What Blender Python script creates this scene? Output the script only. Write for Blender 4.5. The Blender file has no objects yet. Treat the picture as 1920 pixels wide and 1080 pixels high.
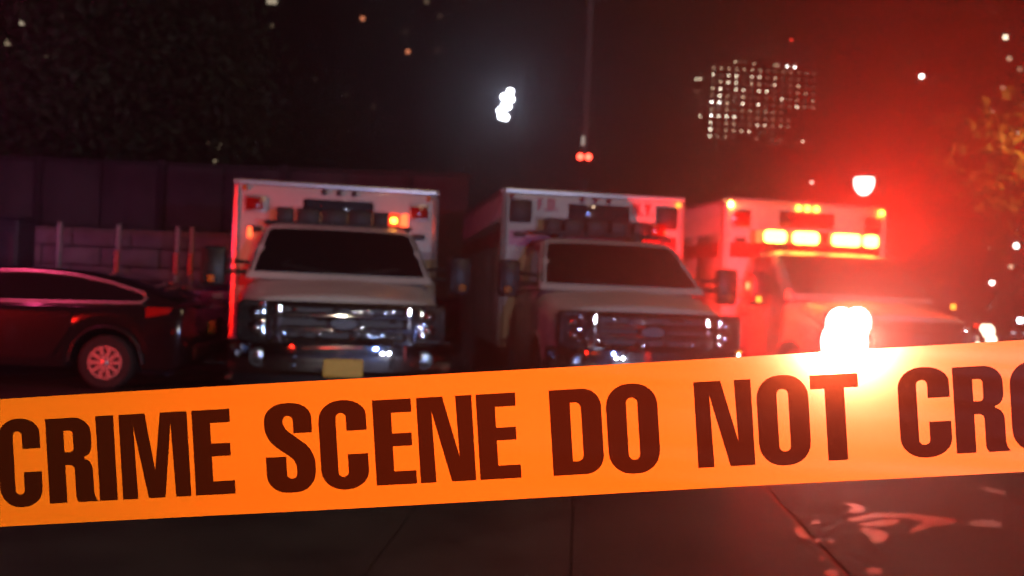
import bpy, bmesh, math, random
from mathutils import Vector, Matrix
from mathutils.geometry import tessellate_polygon
random.seed(7)
S = bpy.context.scene
C = S.collection
R = math.radians

# ------------------------------------------------------------------ camera
FPX = 1700.0                       # focal length in pixels of the 1920 px wide frame
CAMH = 1.35
ROLL, PITCH = R(2.2), R(0.17)
cam = bpy.data.cameras.new('camera')
camo = bpy.data.objects.new('camera', cam); C.objects.link(camo)
cam.sensor_width = 36.0; cam.lens = 36.0 * FPX / 1920.0
CM = Matrix.Translation((0, 0, CAMH)) @ (Matrix.Rotation(R(90) + PITCH, 4, 'X') @ Matrix.Rotation(ROLL, 4, 'Z'))
camo.matrix_world = CM
cam.clip_start = 0.05; cam.clip_end = 3000
cam.dof.use_dof = True; cam.dof.focus_distance = 0.527; cam.dof.aperture_fstop = 11.8
S.camera = camo

def at(px, py, Y):
    """world point on the line of sight of a pixel of the 1920x1080 photograph, Y metres ahead"""
    d = CM.to_3x3() @ Vector(((px - 960) / FPX, (540 - py) / FPX, -1))
    return Vector((0, 0, CAMH)) + d * (Y / d.y)
def at_ground(px, py, z=0.0):
    d = CM.to_3x3() @ Vector(((px - 960) / FPX, (540 - py) / FPX, -1))
    return Vector((0, 0, CAMH)) + d * ((z - CAMH) / d.z)

# ------------------------------------------------------------------ world, exposure, render
W = bpy.data.worlds.new('World'); S.world = W; W.use_nodes = True
wn = W.node_tree; wn.nodes.clear()
wo = wn.nodes.new('ShaderNodeOutputWorld'); wb = wn.nodes.new('ShaderNodeBackground')
sky = wn.nodes.new('ShaderNodeTexSky'); sky.sky_type = 'NISHITA'; sky.sun_disc = False
sky.sun_elevation = R(-9); sky.sun_rotation = R(200)
wmix = wn.nodes.new('ShaderNodeMix'); wmix.data_type = 'RGBA'; wmix.blend_type = 'ADD'
wmix.inputs['Factor'].default_value = 1
wn.links.new(sky.outputs[0], wmix.inputs['A'])
wmix.inputs['B'].default_value = (0.062, 0.034, 0.030, 1)        # city glow on the night sky
wn.links.new(wmix.outputs['Result'], wb.inputs[0]); wb.inputs[1].default_value = 0.03
wn.links.new(wb.outputs[0], wo.inputs[0])
S.view_settings.view_transform = 'Standard'; S.view_settings.look = 'None'
S.view_settings.exposure = 0.0; S.view_settings.gamma = 1.0; S.view_settings.use_curve_mapping = False
S.render.engine = 'CYCLES'
cy = S.cycles
cy.use_adaptive_sampling = False
cy.use_denoising = True; cy.denoiser = 'OPENIMAGEDENOISE'; cy.denoising_input_passes = 'RGB'
cy.max_bounces = 6; cy.diffuse_bounces = 2; cy.glossy_bounces = 3; cy.transmission_bounces = 4
cy.volume_bounces = 0; cy.transparent_max_bounces = 6
cy.sample_clamp_indirect = 6.0; cy.sample_clamp_direct = 0.0
cy.light_sampling_threshold = 0.0
cy.caustics_reflective = False; cy.caustics_refractive = False

# ------------------------------------------------------------------ lamps (seen or inferred ones, and some added for their light)
RED = (1.0, 0.009, 0.004); PINK = (1.0, 0.06, 0.22); COLD = (0.75, 0.82, 1.0); WARM = (1.0, 0.68, 0.42)
def lamp(name, kind, loc, power, col, radius=0.05, aim=None, cone=160, blend=0.6):
    l = bpy.data.lights.new(name, kind); l.energy = power; l.color = col; l.shadow_soft_size = radius
    o = bpy.data.objects.new(name, l); C.objects.link(o); o.location = loc
    if kind == 'SPOT':
        l.spot_size = R(cone); l.spot_blend = blend
        o.rotation_euler = (Vector(aim) - Vector(loc)).to_track_quat('-Z', 'Y').to_euler()
    return o
LAMP_POS = Vector((2.6, 2.2, 7.6)); FILL_POS = Vector((1.25, -1.8, 2.15))
lamp('street_lamp_light', 'POINT', LAMP_POS - Vector((0, 0, 0.12)), 430, WARM, 0.14)
lamp('fill_light_lamp', 'SPOT', FILL_POS + Vector((-0.03, 0.08, 0)), 465, (1.0, 0.86, 0.66), 0.09, (0.08, 0.53, 1.27), 48, 0.6)  # fill light added behind the camera to brighten the tape
# amb 3: light bar and headlights are placed below from the same numbers as the vehicle
A3 = Matrix.Translation((4.53, 10.1, 0)) @ Matrix.Rotation(R(10), 4, 'Z')
for lx in (-0.42, 0.20, 0.62):
    p = A3 @ Vector((lx, 2.02, 2.18)); q = A3 @ Vector((lx * 1.2 + 3.0, -8.0, 7.5))
    lamp('light_bar_lamp', 'SPOT', p, 6300, RED, 0.10, q, 120, 1.0)
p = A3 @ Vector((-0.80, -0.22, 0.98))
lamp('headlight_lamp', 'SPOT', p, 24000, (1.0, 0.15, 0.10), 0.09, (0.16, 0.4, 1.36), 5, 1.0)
p = A3 @ Vector((0.80, -0.22, 0.98))
lamp('headlight_lamp', 'SPOT', p, 700, (1.0, 0.84, 0.7), 0.09, A3 @ Vector((1.4, -9, 1.2)), 30, 1.0)
p = A3 @ Vector((0.3, 2.02, 2.32))
lamp('light_bar_lamp', 'SPOT', p, 650, RED, 0.08, (1.75, 4.5, 0), 36, 0.8)
TREELAMP = at(1965, 255, 26)
lamp('tree_fill_lamp', 'POINT', TREELAMP - Vector((0, 0, 0.25)), 130, (1.0, 0.55, 0.18), 0.15)  # added out of view to brighten the tree at the right
FLOOD = at(950, 190, 70)
lamp('floodlight_lamp', 'SPOT', FLOOD + Vector((0, -0.9, 0)), 560, (0.52, 0.64, 1.0), 0.6, (0, 0, 1.3), 70, 1.0)
GLOBE = at(1620, 345, 24)
lamp('globe_lamp', 'POINT', GLOBE - Vector((0, 0, 0.02)), 3800, (1.0, 0.80, 0.50), 0.22)
# patrol cars whose light bars flash outside the frame: one to the left, one behind the photographer
p = A3 @ Vector((-1.52, 1.24, 1.52))
lamp('red_fill_lamp', 'POINT', p, 330, RED, 0.05)  # added red lamp by the mirror, reddens the ambulance bodies around it
lamp('patrol_lamp', 'POINT', (-10.2, 15.2, 2.0), 50, PINK, 0.10)
lamp('patrol_lamp', 'POINT', (-7.4, 9.2, 4.6), 190, PINK, 0.10)  # pink lamp on an added mast, makes the highlight along the car roof
lamp('patrol_lamp', 'POINT', (-10.8, 15.2, 2.0), 22, (0.25, 0.2, 1.0), 0.10)
for rx, rz_ in ((-9.4, 1.62), (-9.0, 1.62), (-8.6, 1.62), (-9.2, 0.75)):
    lamp('patrol_lamp', 'SPOT', (rx, 3.5 if rz_ > 1 else 6.25, rz_), 560, RED, 0.09, (-5.2, 10.7, 0.5), 46, 0.5)
lamp('patrol_lamp', 'POINT', (-2.4, -5.4, 1.75), 60, RED, 0.10)
lamp('patrol_lamp', 'POINT', (4.6, -5.7, 1.75), 850, (0.2, 0.35, 1.0), 0.12)
lamp('patrol_lamp', 'POINT', (5.4, -3.1, 0.75), 420, COLD, 0.09)
lamp('patrol_lamp', 'POINT', (4.4, -3.1, 0.75), 260, COLD, 0.09)

# ------------------------------------------------------------------ materials
def nodes_of(m):
    m.use_nodes = True
    return m.node_tree, m.node_tree.nodes['Principled BSDF']
def mat(name, col, rough=0.5, metal=0.0, coat=0.0, vary=0.0, scale=6.0, bump=0.0, col2=None, spec=0.5):
    m = bpy.data.materials.new(name); nt, b = nodes_of(m)
    b.inputs['Base Color'].default_value = (*col, 1); b.inputs['Roughness'].default_value = rough
    b.inputs['Metallic'].default_value = metal; b.inputs['Coat Weight'].default_value = coat
    b.inputs['Coat Roughness'].default_value = 0.05; b.inputs['Specular IOR Level'].default_value = spec
    if vary or bump or col2:
        tc = nt.nodes.new('ShaderNodeTexCoord'); n = nt.nodes.new('ShaderNodeTexNoise')
        n.inputs['Scale'].default_value = scale; n.inputs['Detail'].default_value = 5
        nt.links.new(tc.outputs['Object'], n.inputs['Vector'])
        r = nt.nodes.new('ShaderNodeValToRGB')
        c2 = col2 or tuple(c * (1 - vary) for c in col)
        r.color_ramp.elements[0].position = 0.35; r.color_ramp.elements[1].position = 0.65
        r.color_ramp.elements[0].color = (*c2, 1); r.color_ramp.elements[1].color = (*col, 1)
        nt.links.new(n.outputs[0], r.inputs[0]); nt.links.new(r.outputs[0], b.inputs['Base Color'])
        if bump:
            bp = nt.nodes.new('ShaderNodeBump'); bp.inputs['Strength'].default_value = bump; bp.inputs['Distance'].default_value = 0.02
            nt.links.new(n.outputs[0], bp.inputs['Height']); nt.links.new(bp.outputs[0], b.inputs['Normal'])
    return m
def emit(name, col, strength, sample=False):
    m = bpy.data.materials.new(name); nt, b = nodes_of(m)
    b.inputs['Base Color'].default_value = (0.02, 0.02, 0.02, 1)
    b.inputs['Emission Color'].default_value = (*col, 1); b.inputs['Emission Strength'].default_value = strength
    if not sample: m.cycles.emission_sampling = 'NONE'
    return m
M = {}
M['white'] = mat('white_paint', (0.70, 0.68, 0.64), 0.42, coat=0.12, vary=0.12, scale=2.5)
M['red'] = mat('red_stripe', (0.62, 0.030, 0.022), 0.3, coat=0.4, vary=0.15)
M['chrome'] = mat('chrome', (0.72, 0.72, 0.74), 0.035, metal=1.0, vary=0.1, scale=9)
M['darkchrome'] = mat('dark_chrome', (0.30, 0.30, 0.31), 0.035, metal=1.0)
M['alu'] = mat('aluminium_trim', (0.72, 0.70, 0.66), 0.33, metal=0.7, vary=0.15)
M['plastic'] = mat('black_plastic', (0.016, 0.016, 0.017), 0.45, vary=0.3)
M['glass'] = mat('dark_window_glass', (0.010, 0.010, 0.012), 0.04, spec=0.7)
M['lens'] = mat('clear_lamp_lens', (0.55, 0.56, 0.58), 0.08, metal=0.9, vary=0.6, scale=14, bump=0.5)
M['amber'] = mat('amber_lens', (0.65, 0.20, 0.02), 0.15)
M['redlens'] = mat('red_lens', (0.34, 0.012, 0.010), 0.15)
M['greylens'] = mat('grey_lens', (0.035, 0.03, 0.03), 0.55)
M['tyre'] = mat('tyre_rubber', (0.018, 0.018, 0.018), 0.8, vary=0.3)
M['rim'] = mat('alloy_rim', (0.62, 0.60, 0.58), 0.30, metal=0.6)
M['blackcar'] = mat('black_car_paint', (0.010, 0.010, 0.011), 0.15, coat=0.6)
M['silver'] = mat('silver_car_paint', (0.42, 0.41, 0.40), 0.30, metal=0.5, coat=0.6)
M['plate'] = mat('gold_plate', (0.78, 0.45, 0.05), 0.5, vary=0.2, scale=30)
M['steel'] = mat('galvanised_steel', (0.30, 0.27, 0.22), 0.55, metal=0.4, vary=0.3)
M['palesteel'] = mat('pale_painted_steel', (0.62, 0.56, 0.50), 0.5, vary=0.2)
M['bark'] = mat('bark', (0.06, 0.045, 0.03), 0.9, vary=0.5, scale=8, bump=0.6)
M['leaf_dark'] = mat('dark_leaves', (0.075, 0.140, 0.055), 0.6, vary=0.5, scale=1.2)
M['leaf_gold'] = mat('lamplit_leaves', (0.34, 0.22, 0.04), 0.6, vary=0.5, scale=1.2)  # yellow of the street lighting put into the leaf colour
M['facade'] = mat('dark_facade', (0.10, 0.085, 0.075), 0.8, vary=0.3, scale=0.3)
M['cabinet'] = mat('dark_blue_metal', (0.045, 0.055, 0.090), 0.4, vary=0.3)
M['panel'] = mat('grey_hoarding_panel', (0.14, 0.12, 0.125), 0.7, vary=0.35, scale=1.2)
M['postwood'] = mat('dark_post', (0.05, 0.045, 0.045), 0.7)
M['block'] = mat('pale_concrete_block', (0.30, 0.26, 0.25), 0.75, vary=0.3, scale=4, bump=0.3)
M['paint_red'] = mat('red_spray_paint', (0.86, 0.06, 0.04), 0.6, col2=(0.12, 0.03, 0.025), scale=11)
M['paint_white'] = mat('worn_white_paint', (0.55, 0.50, 0.46), 0.7, vary=0.8, scale=18)
M['orange_refl'] = mat('orange_reflector', (0.85, 0.08, 0.03), 0.4)
M['white_refl'] = mat('white_post', (0.40, 0.38, 0.37), 0.5)

def asphalt(name, a, b2, sc):
    m = bpy.data.materials.new(name); nt, b = nodes_of(m)
    tc = nt.nodes.new('ShaderNodeTexCoord')
    n1 = nt.nodes.new('ShaderNodeTexNoise'); n1.inputs['Scale'].default_value = sc; n1.inputs['Detail'].default_value = 6
    n2 = nt.nodes.new('ShaderNodeTexNoise'); n2.inputs['Scale'].default_value = 140; n2.inputs['Detail'].default_value = 3
    n3 = nt.nodes.new('ShaderNodeTexNoise'); n3.inputs['Scale'].default_value = 0.9; n3.inputs['Detail'].default_value = 8; n3.inputs['Roughness'].default_value = 0.7
    for n in (n1, n2, n3): nt.links.new(tc.outputs['Object'], n.inputs['Vector'])
    r = nt.nodes.new('ShaderNodeValToRGB'); r.color_ramp.elements[0].position = 0.3; r.color_ramp.elements[1].position = 0.72
    r.color_ramp.elements[0].color = (*a, 1); r.color_ramp.elements[1].color = (*b2, 1)
    nt.links.new(n1.outputs[0], r.inputs[0])
    mx = nt.nodes.new('ShaderNodeMix'); mx.data_type = 'RGBA'; mx.blend_type = 'MULTIPLY'; mx.inputs['Factor'].default_value = 0.6
    nt.links.new(r.outputs[0], mx.inputs['A']); nt.links.new(n3.outputs[0], mx.inputs['B']); nt.links.new(mx.outputs['Result'], b.inputs['Base Color'])
    rr = nt.nodes.new('ShaderNodeMapRange'); rr.inputs['To Min'].default_value = 0.62; rr.inputs['To Max'].default_value = 0.92
    b.inputs['Specular IOR Level'].default_value = 0.14
    nt.links.new(n3.outputs[0], rr.inputs['Value']); nt.links.new(rr.outputs[0], b.inputs['Roughness'])
    bp = nt.nodes.new('ShaderNodeBump'); bp.inputs['Strength'].default_value = 0.5; bp.inputs['Distance'].default_value = 0.01
    nt.links.new(n2.outputs[0], bp.inputs['Height']); nt.links.new(bp.outputs[0], b.inputs['Normal'])
    return m
M['road'] = asphalt('old_asphalt', (0.032, 0.029, 0.026), (0.074, 0.066, 0.058), 1.6)
M['tar'] = mat('joint_tar', (0.012, 0.011, 0.010), 0.6)

def tape_mat(name, col, trans, see, gloss=0.28):
    m = bpy.data.materials.new(name); nt, b = nodes_of(m)
    out = nt.nodes['Material Output']
    b.inputs['Base Color'].default_value = (*col, 1); b.inputs['Roughness'].default_value = 0.36
    b.inputs['Specular IOR Level'].default_value = gloss
    geo = nt.nodes.new('ShaderNodeNewGeometry')
    mp = nt.nodes.new('ShaderNodeMapping'); mp.inputs['Scale'].default_value = (2.0, 3.0, 26.0); mp.inputs['Rotation'].default_value = (0, R(-3.3), 0)
    n = nt.nodes.new('ShaderNodeTexNoise'); n.inputs['Scale'].default_value = 1.0; n.inputs['Detail'].default_value = 2
    nt.links.new(geo.outputs['Position'], mp.inputs[0]); nt.links.new(mp.outputs[0], n.inputs['Vector'])
    nf = nt.nodes.new('ShaderNodeTexNoise'); nf.inputs['Scale'].default_value = 900; nf.inputs['Detail'].default_value = 2
    nt.links.new(geo.outputs['Position'], nf.inputs['Vector'])
    bp = nt.nodes.new('ShaderNodeBump'); bp.inputs['Strength'].default_value = 0.35; bp.inputs['Distance'].default_value = 0.012
    nt.links.new(n.outputs[0], bp.inputs['Height'])
    bp2 = nt.nodes.new('ShaderNodeBump'); bp2.inputs['Strength'].default_value = 0.12; bp2.inputs['Distance'].default_value = 0.0004
    nt.links.new(nf.outputs[0], bp2.inputs['Height']); nt.links.new(bp.outputs[0], bp2.inputs['Normal'])
    nt.links.new(bp2.outputs[0], b.inputs['Normal'])
    # faint mottling of the film's pigment
    mx = nt.nodes.new('ShaderNodeMix'); mx.data_type = 'RGBA'; mx.inputs['A'].default_value = (*[c * 0.90 for c in col], 1); mx.inputs['B'].default_value = (*col, 1)
    nt.links.new(nf.outputs[0], mx.inputs['Factor']); nt.links.new(mx.outputs['Result'], b.inputs['Base Color'])
    tr = nt.nodes.new('ShaderNodeBsdfTranslucent'); tr.inputs[0].default_value = (*[min(1, c * 1.3) for c in col], 1)
    m1 = nt.nodes.new('ShaderNodeMixShader'); m1.inputs[0].default_value = trans
    nt.links.new(b.outputs[0], m1.inputs[1]); nt.links.new(tr.outputs[0], m1.inputs[2])
    rf = nt.nodes.new('ShaderNodeBsdfRefraction'); rf.distribution = 'GGX'; rf.inputs['Roughness'].default_value = 0.55; rf.inputs['IOR'].default_value = 1.06; rf.inputs[0].default_value = (1.0, 0.82, 0.55, 1)
    m2 = nt.nodes.new('ShaderNodeMixShader'); m2.inputs[0].default_value = see
    nt.links.new(m1.outputs[0], m2.inputs[1]); nt.links.new(rf.outputs[0], m2.inputs[2])
    nt.links.new(m2.outputs[0], out.inputs[0])
    return m
M['tape'] = tape_mat('orange_tape_film', (0.88, 0.185, 0.005), 0.22, 0.10)
M['ink'] = tape_mat('black_tape_ink', (0.030, 0.005, 0.001), 0.10, 0.08, 0.05)

# ------------------------------------------------------------------ mesh helpers
def round_poly(pts, n=5):
    """pts: (x, y) or (x, y, radius); corners with a radius become arcs"""
    out = []; k = len(pts)
    for i, p in enumerate(pts):
        r = p[2] if len(p) > 2 else 0
        P = Vector(p[:2]); A = Vector(pts[i - 1][:2]); B = Vector(pts[(i + 1) % k][:2])
        if not r: out.append(P); continue
        ra = min(r, (A - P).length * 0.499); rb = min(r, (B - P).length * 0.499)
        a = P + (A - P).normalized() * ra; b = P + (B - P).normalized() * rb
        for j in range(n + 1):
            t = j / n; kx = 0.5523
            c1 = a + (P - a) * kx; c2 = b + (P - b) * kx
            out.append(a * (1 - t) ** 3 + c1 * 3 * t * (1 - t) ** 2 + c2 * 3 * t * t * (1 - t) + b * t ** 3)
    return out

class MB:
    def __init__(self): self.v = []; self.f = []
    def add(self, vs, fs):
        o = len(self.v); self.v += [Vector(q) for q in vs]; self.f += [tuple(i + o for i in f) for f in fs]
        return self
    def box(self, c, s, rot=None):
        vs = [Vector((x * s[0] / 2, y * s[1] / 2, z * s[2] / 2)) for x in (-1, 1) for y in (-1, 1) for z in (-1, 1)]
        if rot: vs = [rot @ q for q in vs]
        vs = [q + Vector(c) for q in vs]
        return self.add(vs, [(0, 1, 3, 2), (4, 6, 7, 5), (0, 4, 5, 1), (2, 3, 7, 6), (0, 2, 6, 4), (1, 5, 7, 3)])
    def rbox(self, c, s, r=0.03, axis='y'):
        """box with rounded edges around one axis and a small chamfer at the ends"""
        a, b, d = {'y': (0, 2, 1), 'x': (1, 2, 0), 'z': (0, 1, 2)}[axis]
        rings = []
        for e, k in ((-0.5, 0.75), (-0.5, 1.0), (0.5, 1.0), (0.5, 0.75)):
            ins = r * (1 - k) * 2
            w, h = s[a] / 2 - ins, s[b] / 2 - ins
            off = (s[d] / 2 - (0 if k < 1 else r * 0.5)) * (-1 if e < 0 else 1)
            ring = []
            for q in round_poly([(-w, -h, r), (w, -h, r), (w, h, r), (-w, h, r)], 3):
                p = [0, 0, 0]; p[a] = c[a] + q.x; p[b] = c[b] + q.y; p[d] = c[d] + off; ring.append(p)
            rings.append(ring)
        return self.loft(rings)
    def loft(self, rings, cap=True, closed=True):
        n = len(rings[0]); vs = [p for r in rings for p in r]; fs = []
        for i in range(len(rings) - 1):
            for j in range(n if closed else n - 1):
                fs.append((i * n + j, i * n + (j + 1) % n, (i + 1) * n + (j + 1) % n, (i + 1) * n + j))
        if cap: fs.append(tuple(range(n))[::-1]); fs.append(tuple((len(rings) - 1) * n + j for j in range(n)))
        return self.add(vs, fs)
    def tube(self, pts, r, n=8):
        pts = [Vector(p) for p in pts]; rs = r if isinstance(r, (list, tuple)) else [r] * len(pts); rings = []
        for i, p in enumerate(pts):
            d = (pts[min(i + 1, len(pts) - 1)] - pts[max(i - 1, 0)]).normalized()
            a = d.orthogonal().normalized() if abs(d.z) > 0.9 else d.cross(Vector((0, 0, 1))).normalized()
            b = d.cross(a)
            rings.append([p + (a * math.cos(t) + b * math.sin(t)) * rs[i] for t in [2 * math.pi * k / n for k in range(n)]])
        return self.loft(rings)
    def lathe(self, prof, c=(0, 0, 0), axis='z', n=20):
        rings = []
        for r, h in prof:
            ring = []
            for k in range(n):
                a = 2 * math.pi * k / n; x, y = r * math.cos(a), r * math.sin(a)
                q = {'z': (x, y, h), 'y': (x, h, y), 'x': (h, x, y)}[axis]
                ring.append(Vector(c) + Vector(q))
            rings.append(ring)
        return self.loft(rings)
    def poly(self, outline, fn, depth=None, holes=()):
        """flat shape from 2D outlines; fn maps (x, y, d) to a point; depth gives thickness"""
        loops = [outline] + list(holes)
        flat = [q for l in loops for q in l]
        tris = tessellate_polygon([[Vector((q.x, q.y, 0)) for q in l] for l in loops])
        vs = [fn(q.x, q.y, 0) for q in flat]; fs = [tuple(t) for t in tris]; k = len(flat)
        if depth:
            vs += [fn(q.x, q.y, depth) for q in flat]; fs += [tuple(i + k for i in t[::-1]) for t in tris]
            o = 0
            for l in loops:
                m = len(l)
                for j in range(m): fs.append((o + j, o + (j + 1) % m, k + o + (j + 1) % m, k + o + j))
                o += m
        return self.add(vs, fs)
    def mesh(self, name, m, smooth=True, angle=38):
        me = bpy.data.meshes.new(name); me.from_pydata(self.v, [], self.f); me.validate()
        bm = bmesh.new(); bm.from_mesh(me); bmesh.ops.remove_doubles(bm, verts=bm.verts, dist=1e-5)
        bmesh.ops.recalc_face_normals(bm, faces=bm.faces)
        if smooth:
            for f in bm.faces: f.smooth = True
            for e in bm.edges:
                if len(e.link_faces) != 2 or e.calc_face_angle(0) > R(angle): e.smooth = False
        bm.to_mesh(me); bm.free()
        me.materials.append(m); return me
    def build(self, name, m, parent=None, **kw):
        o = bpy.data.objects.new(name, self.mesh(name, m, **kw)); C.objects.link(o)
        if parent: o.parent = parent
        return o
def put(name, me, parent=None, loc=(0, 0, 0), rot=None):
    o = bpy.data.objects.new(name, me); C.objects.link(o); o.location = loc
    if rot: o.rotation_euler = rot
    if parent: o.parent = parent
    return o
def empty(name, loc, rz=0.0):
    o = bpy.data.objects.new(name, None); C.objects.link(o); o.location = loc; o.rotation_euler = (0, 0, rz); o.empty_display_size = 0.2
    return o
def tag(o, label=None, cat=None, group=None, kind=None):
    if label: o['label'] = label
    if cat: o['category'] = cat
    if group: o['group'] = group
    if kind: o['kind'] = kind
    return o

# ------------------------------------------------------------------ lettering (own outlines, heavy condensed capitals, 160 units tall)
def P(*a): return round_poly(list(a), 6)
GLYPH = {
 'C': (80, P((80, 106), (80, 164, 38), (0, 164, 38), (0, -4, 38), (80, -4, 38), (80, 62), (46, 62), (46, 20, 9), (29, 20, 9), (29, 140, 9), (46, 140, 9), (46, 106)), []),
 'R': (89, P((0, 0), (33, 0), (33, 71), (50, 71, 9), (50, 8, 4), (55, 0), (91, 0), (84, 12, 8), (84, 74, 16), (66, 83, 5), (84, 92, 16), (84, 160, 32), (0, 160)), [P((33, 136), (50, 136, 7), (50, 95, 7), (33, 95))]),
 'I': (34, P((0, 0), (34, 0), (34, 160), (0, 160)), []),
 'M': (130, P((0, 0), (0, 160), (50, 160), (64, 52), (79, 160), (130, 160), (130, 0), (101, 0), (98, 139), (81, 0), (49, 0), (27, 137), (29, 0)), []),
 'E': (75, P((0, 0), (0, 160), (72, 160), (72, 135), (34, 135), (34, 96), (70, 96), (70, 72), (34, 72), (34, 25), (75, 25), (75, 0)), []),
 'S': (92, P((0, 64), (38, 64), (38, 22, 9), (57, 22, 9), (57, 54, 12), (0, 98, 24), (0, 164, 38), (89, 164, 38), (89, 107), (54, 107), (54, 140, 9), (35, 140, 9), (35, 118, 12), (92, 73, 24), (92, -4, 38), (0, -4, 38)), []),
 'N': (106, P((0, 0), (0, 160), (50, 160), (77, 46), (75, 160), (106, 160), (106, 0), (60, 0), (28, 134), (30, 0)), []),
 'D': (94, P((0, 0), (0, 160), (94, 160, 34), (94, 0, 34)), [P((37, 135), (57, 135, 12), (57, 25, 12), (37, 25))]),
 'O': (95, P((0, -4, 42), (0, 164, 42), (95, 164, 42), (95, -4, 42)), [P((37, 22, 10), (37, 138, 10), (58, 138, 10), (58, 22, 10))]),
 'T': (88, P((0, 160), (88, 160), (88, 134), (62, 134), (62, 0), (26, 0), (26, 134), (0, 134)), []),
 'F': (72, P((0, 0), (0, 160), (72, 160), (72, 132), (34, 132), (34, 95), (68, 95), (68, 68), (34, 68), (34, 0)), []),
 'Y': (96, P((31, 0), (31, 64), (0, 160), (36, 160), (48, 104), (60, 160), (96, 160), (65, 64), (65, 0)), []),
 '.': (30, P((0, 0), (30, 0), (30, 30), (0, 30)), []),
}

# ------------------------------------------------------------------ ground: base sheet, slabs between the joints
HEAD = math.atan((1090 - 960) / FPX)
AX = Vector((math.sin(HEAD), math.cos(HEAD), 0)); SX = Vector((math.cos(HEAD), -math.sin(HEAD), 0))
base = MB().add([(-700, -45, -0.014), (700, -45, -0.014), (700, 630, -0.014), (-700, 630, -0.014)], [(0, 1, 2, 3)]).build('road', M['tar'])
tag(base, kind='structure')
lat = [-40, -13, -8.2, -4.3, -0.96, 0.0, 1.39, 5.2, 9.5, 15, 60]
lon = [-30, 45]
for i in range(len(lat) - 1):
    g0 = 0.006; g1 = 0.006
    if i + 1 == 6: g1 = 0.028
    a, b = lat[i] + g0, lat[i + 1] - g1
    m = MB()
    for (l0, l1) in ((-25, 130),):
        q = [SX * a + AX * l0, SX * b + AX * l0, SX * b + AX * l1, SX * a + AX * l1]
        m.loft([[p + Vector((0, 0, -0.012)) for p in q], [p + Vector((0, 0, 0.0)) for p in q]])
    m.build('pavement_slab', M['road'], base, smooth=False)

def ground_mark(pix, mt, name):
    pts = [at_ground(*p) for p in pix]
    cx = sum(p.x for p in pts) / len(pts); cyy = sum(p.y for p in pts) / len(pts)
    out = round_poly([(p.x, p.y, 0.05) for p in pts], 3)
    return MB().poly(out, lambda x, y, d: Vector((x, y, 0.004))).build(name, mt, base, smooth=False)
RP, WP = M['paint_red'], M['paint_white']
for pix in ([(1575, 945), (1600, 943), (1622, 952), (1620, 962), (1600, 965), (1585, 960), (1600, 955), (1595, 950)],
            [(1585, 975), (1640, 962), (1720, 965), (1795, 975), (1790, 982), (1745, 990), (1705, 1002), (1708, 994), (1735, 980), (1690, 970), (1640, 972), (1600, 980)],
            [(1610, 982), (1680, 972), (1690, 980), (1670, 988), (1615, 988)],
            [(1608, 990), (1650, 994), (1668, 1006), (1655, 1020), (1630, 1018), (1636, 1008), (1618, 1000)],
            [(1520, 978), (1536, 976), (1538, 983), (1522, 985)],
            [(1488, 992), (1502, 988), (1506, 1000), (1518, 1008), (1512, 1015), (1496, 1006)],
            [(1528, 1012), (1538, 1010), (1540, 1017), (1530, 1019)],
            [(1553, 1015), (1562, 1013), (1564, 1019), (1554, 1021)],
            [(1536, 1046), (1546, 1044), (1548, 1051), (1538, 1053)],
            [(1545, 1070), (1572, 1070), (1574, 1082), (1548, 1082)],
            [(1622, 1066), (1652, 1066), (1656, 1078), (1626, 1078)]):
    ground_mark(pix, RP, 'spray_paint_mark')
for pix in ([(1815, 978), (1850, 974), (1882, 980), (1878, 990), (1838, 990), (1818, 985)],
            [(1835, 912), (1850, 912), (1888, 924), (1882, 930), (1850, 924)],
            ):
    ground_mark(pix, WP, 'worn_paint_mark')

# ------------------------------------------------------------------ ambulance
def xz_ring(y, wb, wt, zb, zt, r, n=4, rb=None):
    rb = r if rb is None else rb
    return [Vector((q.x, y, q.y)) for q in round_poly([(-wb, zb, rb), (wb, zb, rb), (wt, zt, r), (-wt, zt, r)], n)]
def wheel(parent, name, c, r=0.40, w=0.24, side=1, spokes=8, k_=1.0):
    t = MB().lathe([(r * 0.62 * k_, -w / 2), (r * 0.90, -w / 2), (r, -w / 2 + 0.03), (r, w / 2 - 0.03), (r * 0.90, w / 2), (r * 0.62 * k_, w / 2)], (0, 0, 0), 'x', 28).build('tyre', M['tyre'])
    wobj = empty(name, c); wobj.parent = parent; t.parent = wobj
    m = MB(); s = side
    r0 = r; r = r * k_
    m.lathe([(r * 0.66, s * (w / 2 - 0.01)), (r * 0.66, s * (w / 2 + 0.008)), (r * 0.58, s * (w / 2 + 0.008)), (r * 0.56, s * (w / 2 - 0.05)), (r * 0.62, s * (w / 2 - 0.06))], (0, 0, 0), 'x', 28)
    for k in range(spokes):
        a = 2 * math.pi * k / spokes; d = Vector((0, math.cos(a), math.sin(a))); e = Vector((0, -math.sin(a), math.cos(a)))
        rot = Matrix((Vector((1, 0, 0)), d, e)).transposed()
        m.box(Vector((s * (w / 2 - 0.012), 0, 0)) + d * r * 0.34, (0.035, r * 0.54, r * 0.13), rot)
    m.lathe([(r * 0.13, s * (w / 2 - 0.03)), (r * 0.13, s * (w / 2 + 0.02)), (r * 0.05, s * (w / 2 + 0.03))], (0, 0, 0), 'x', 14)
    m.build('rim', M['rim'], wobj)
    MB().lathe([(r * 0.60, s * (w / 2 - 0.075)), (r * 0.60, s * (w / 2 - 0.07)), (0.02, s * (w / 2 - 0.07))], (0, 0, 0), 'x', 20).build('brake_disc', M['postwood'], wobj)
    return wobj

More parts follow.
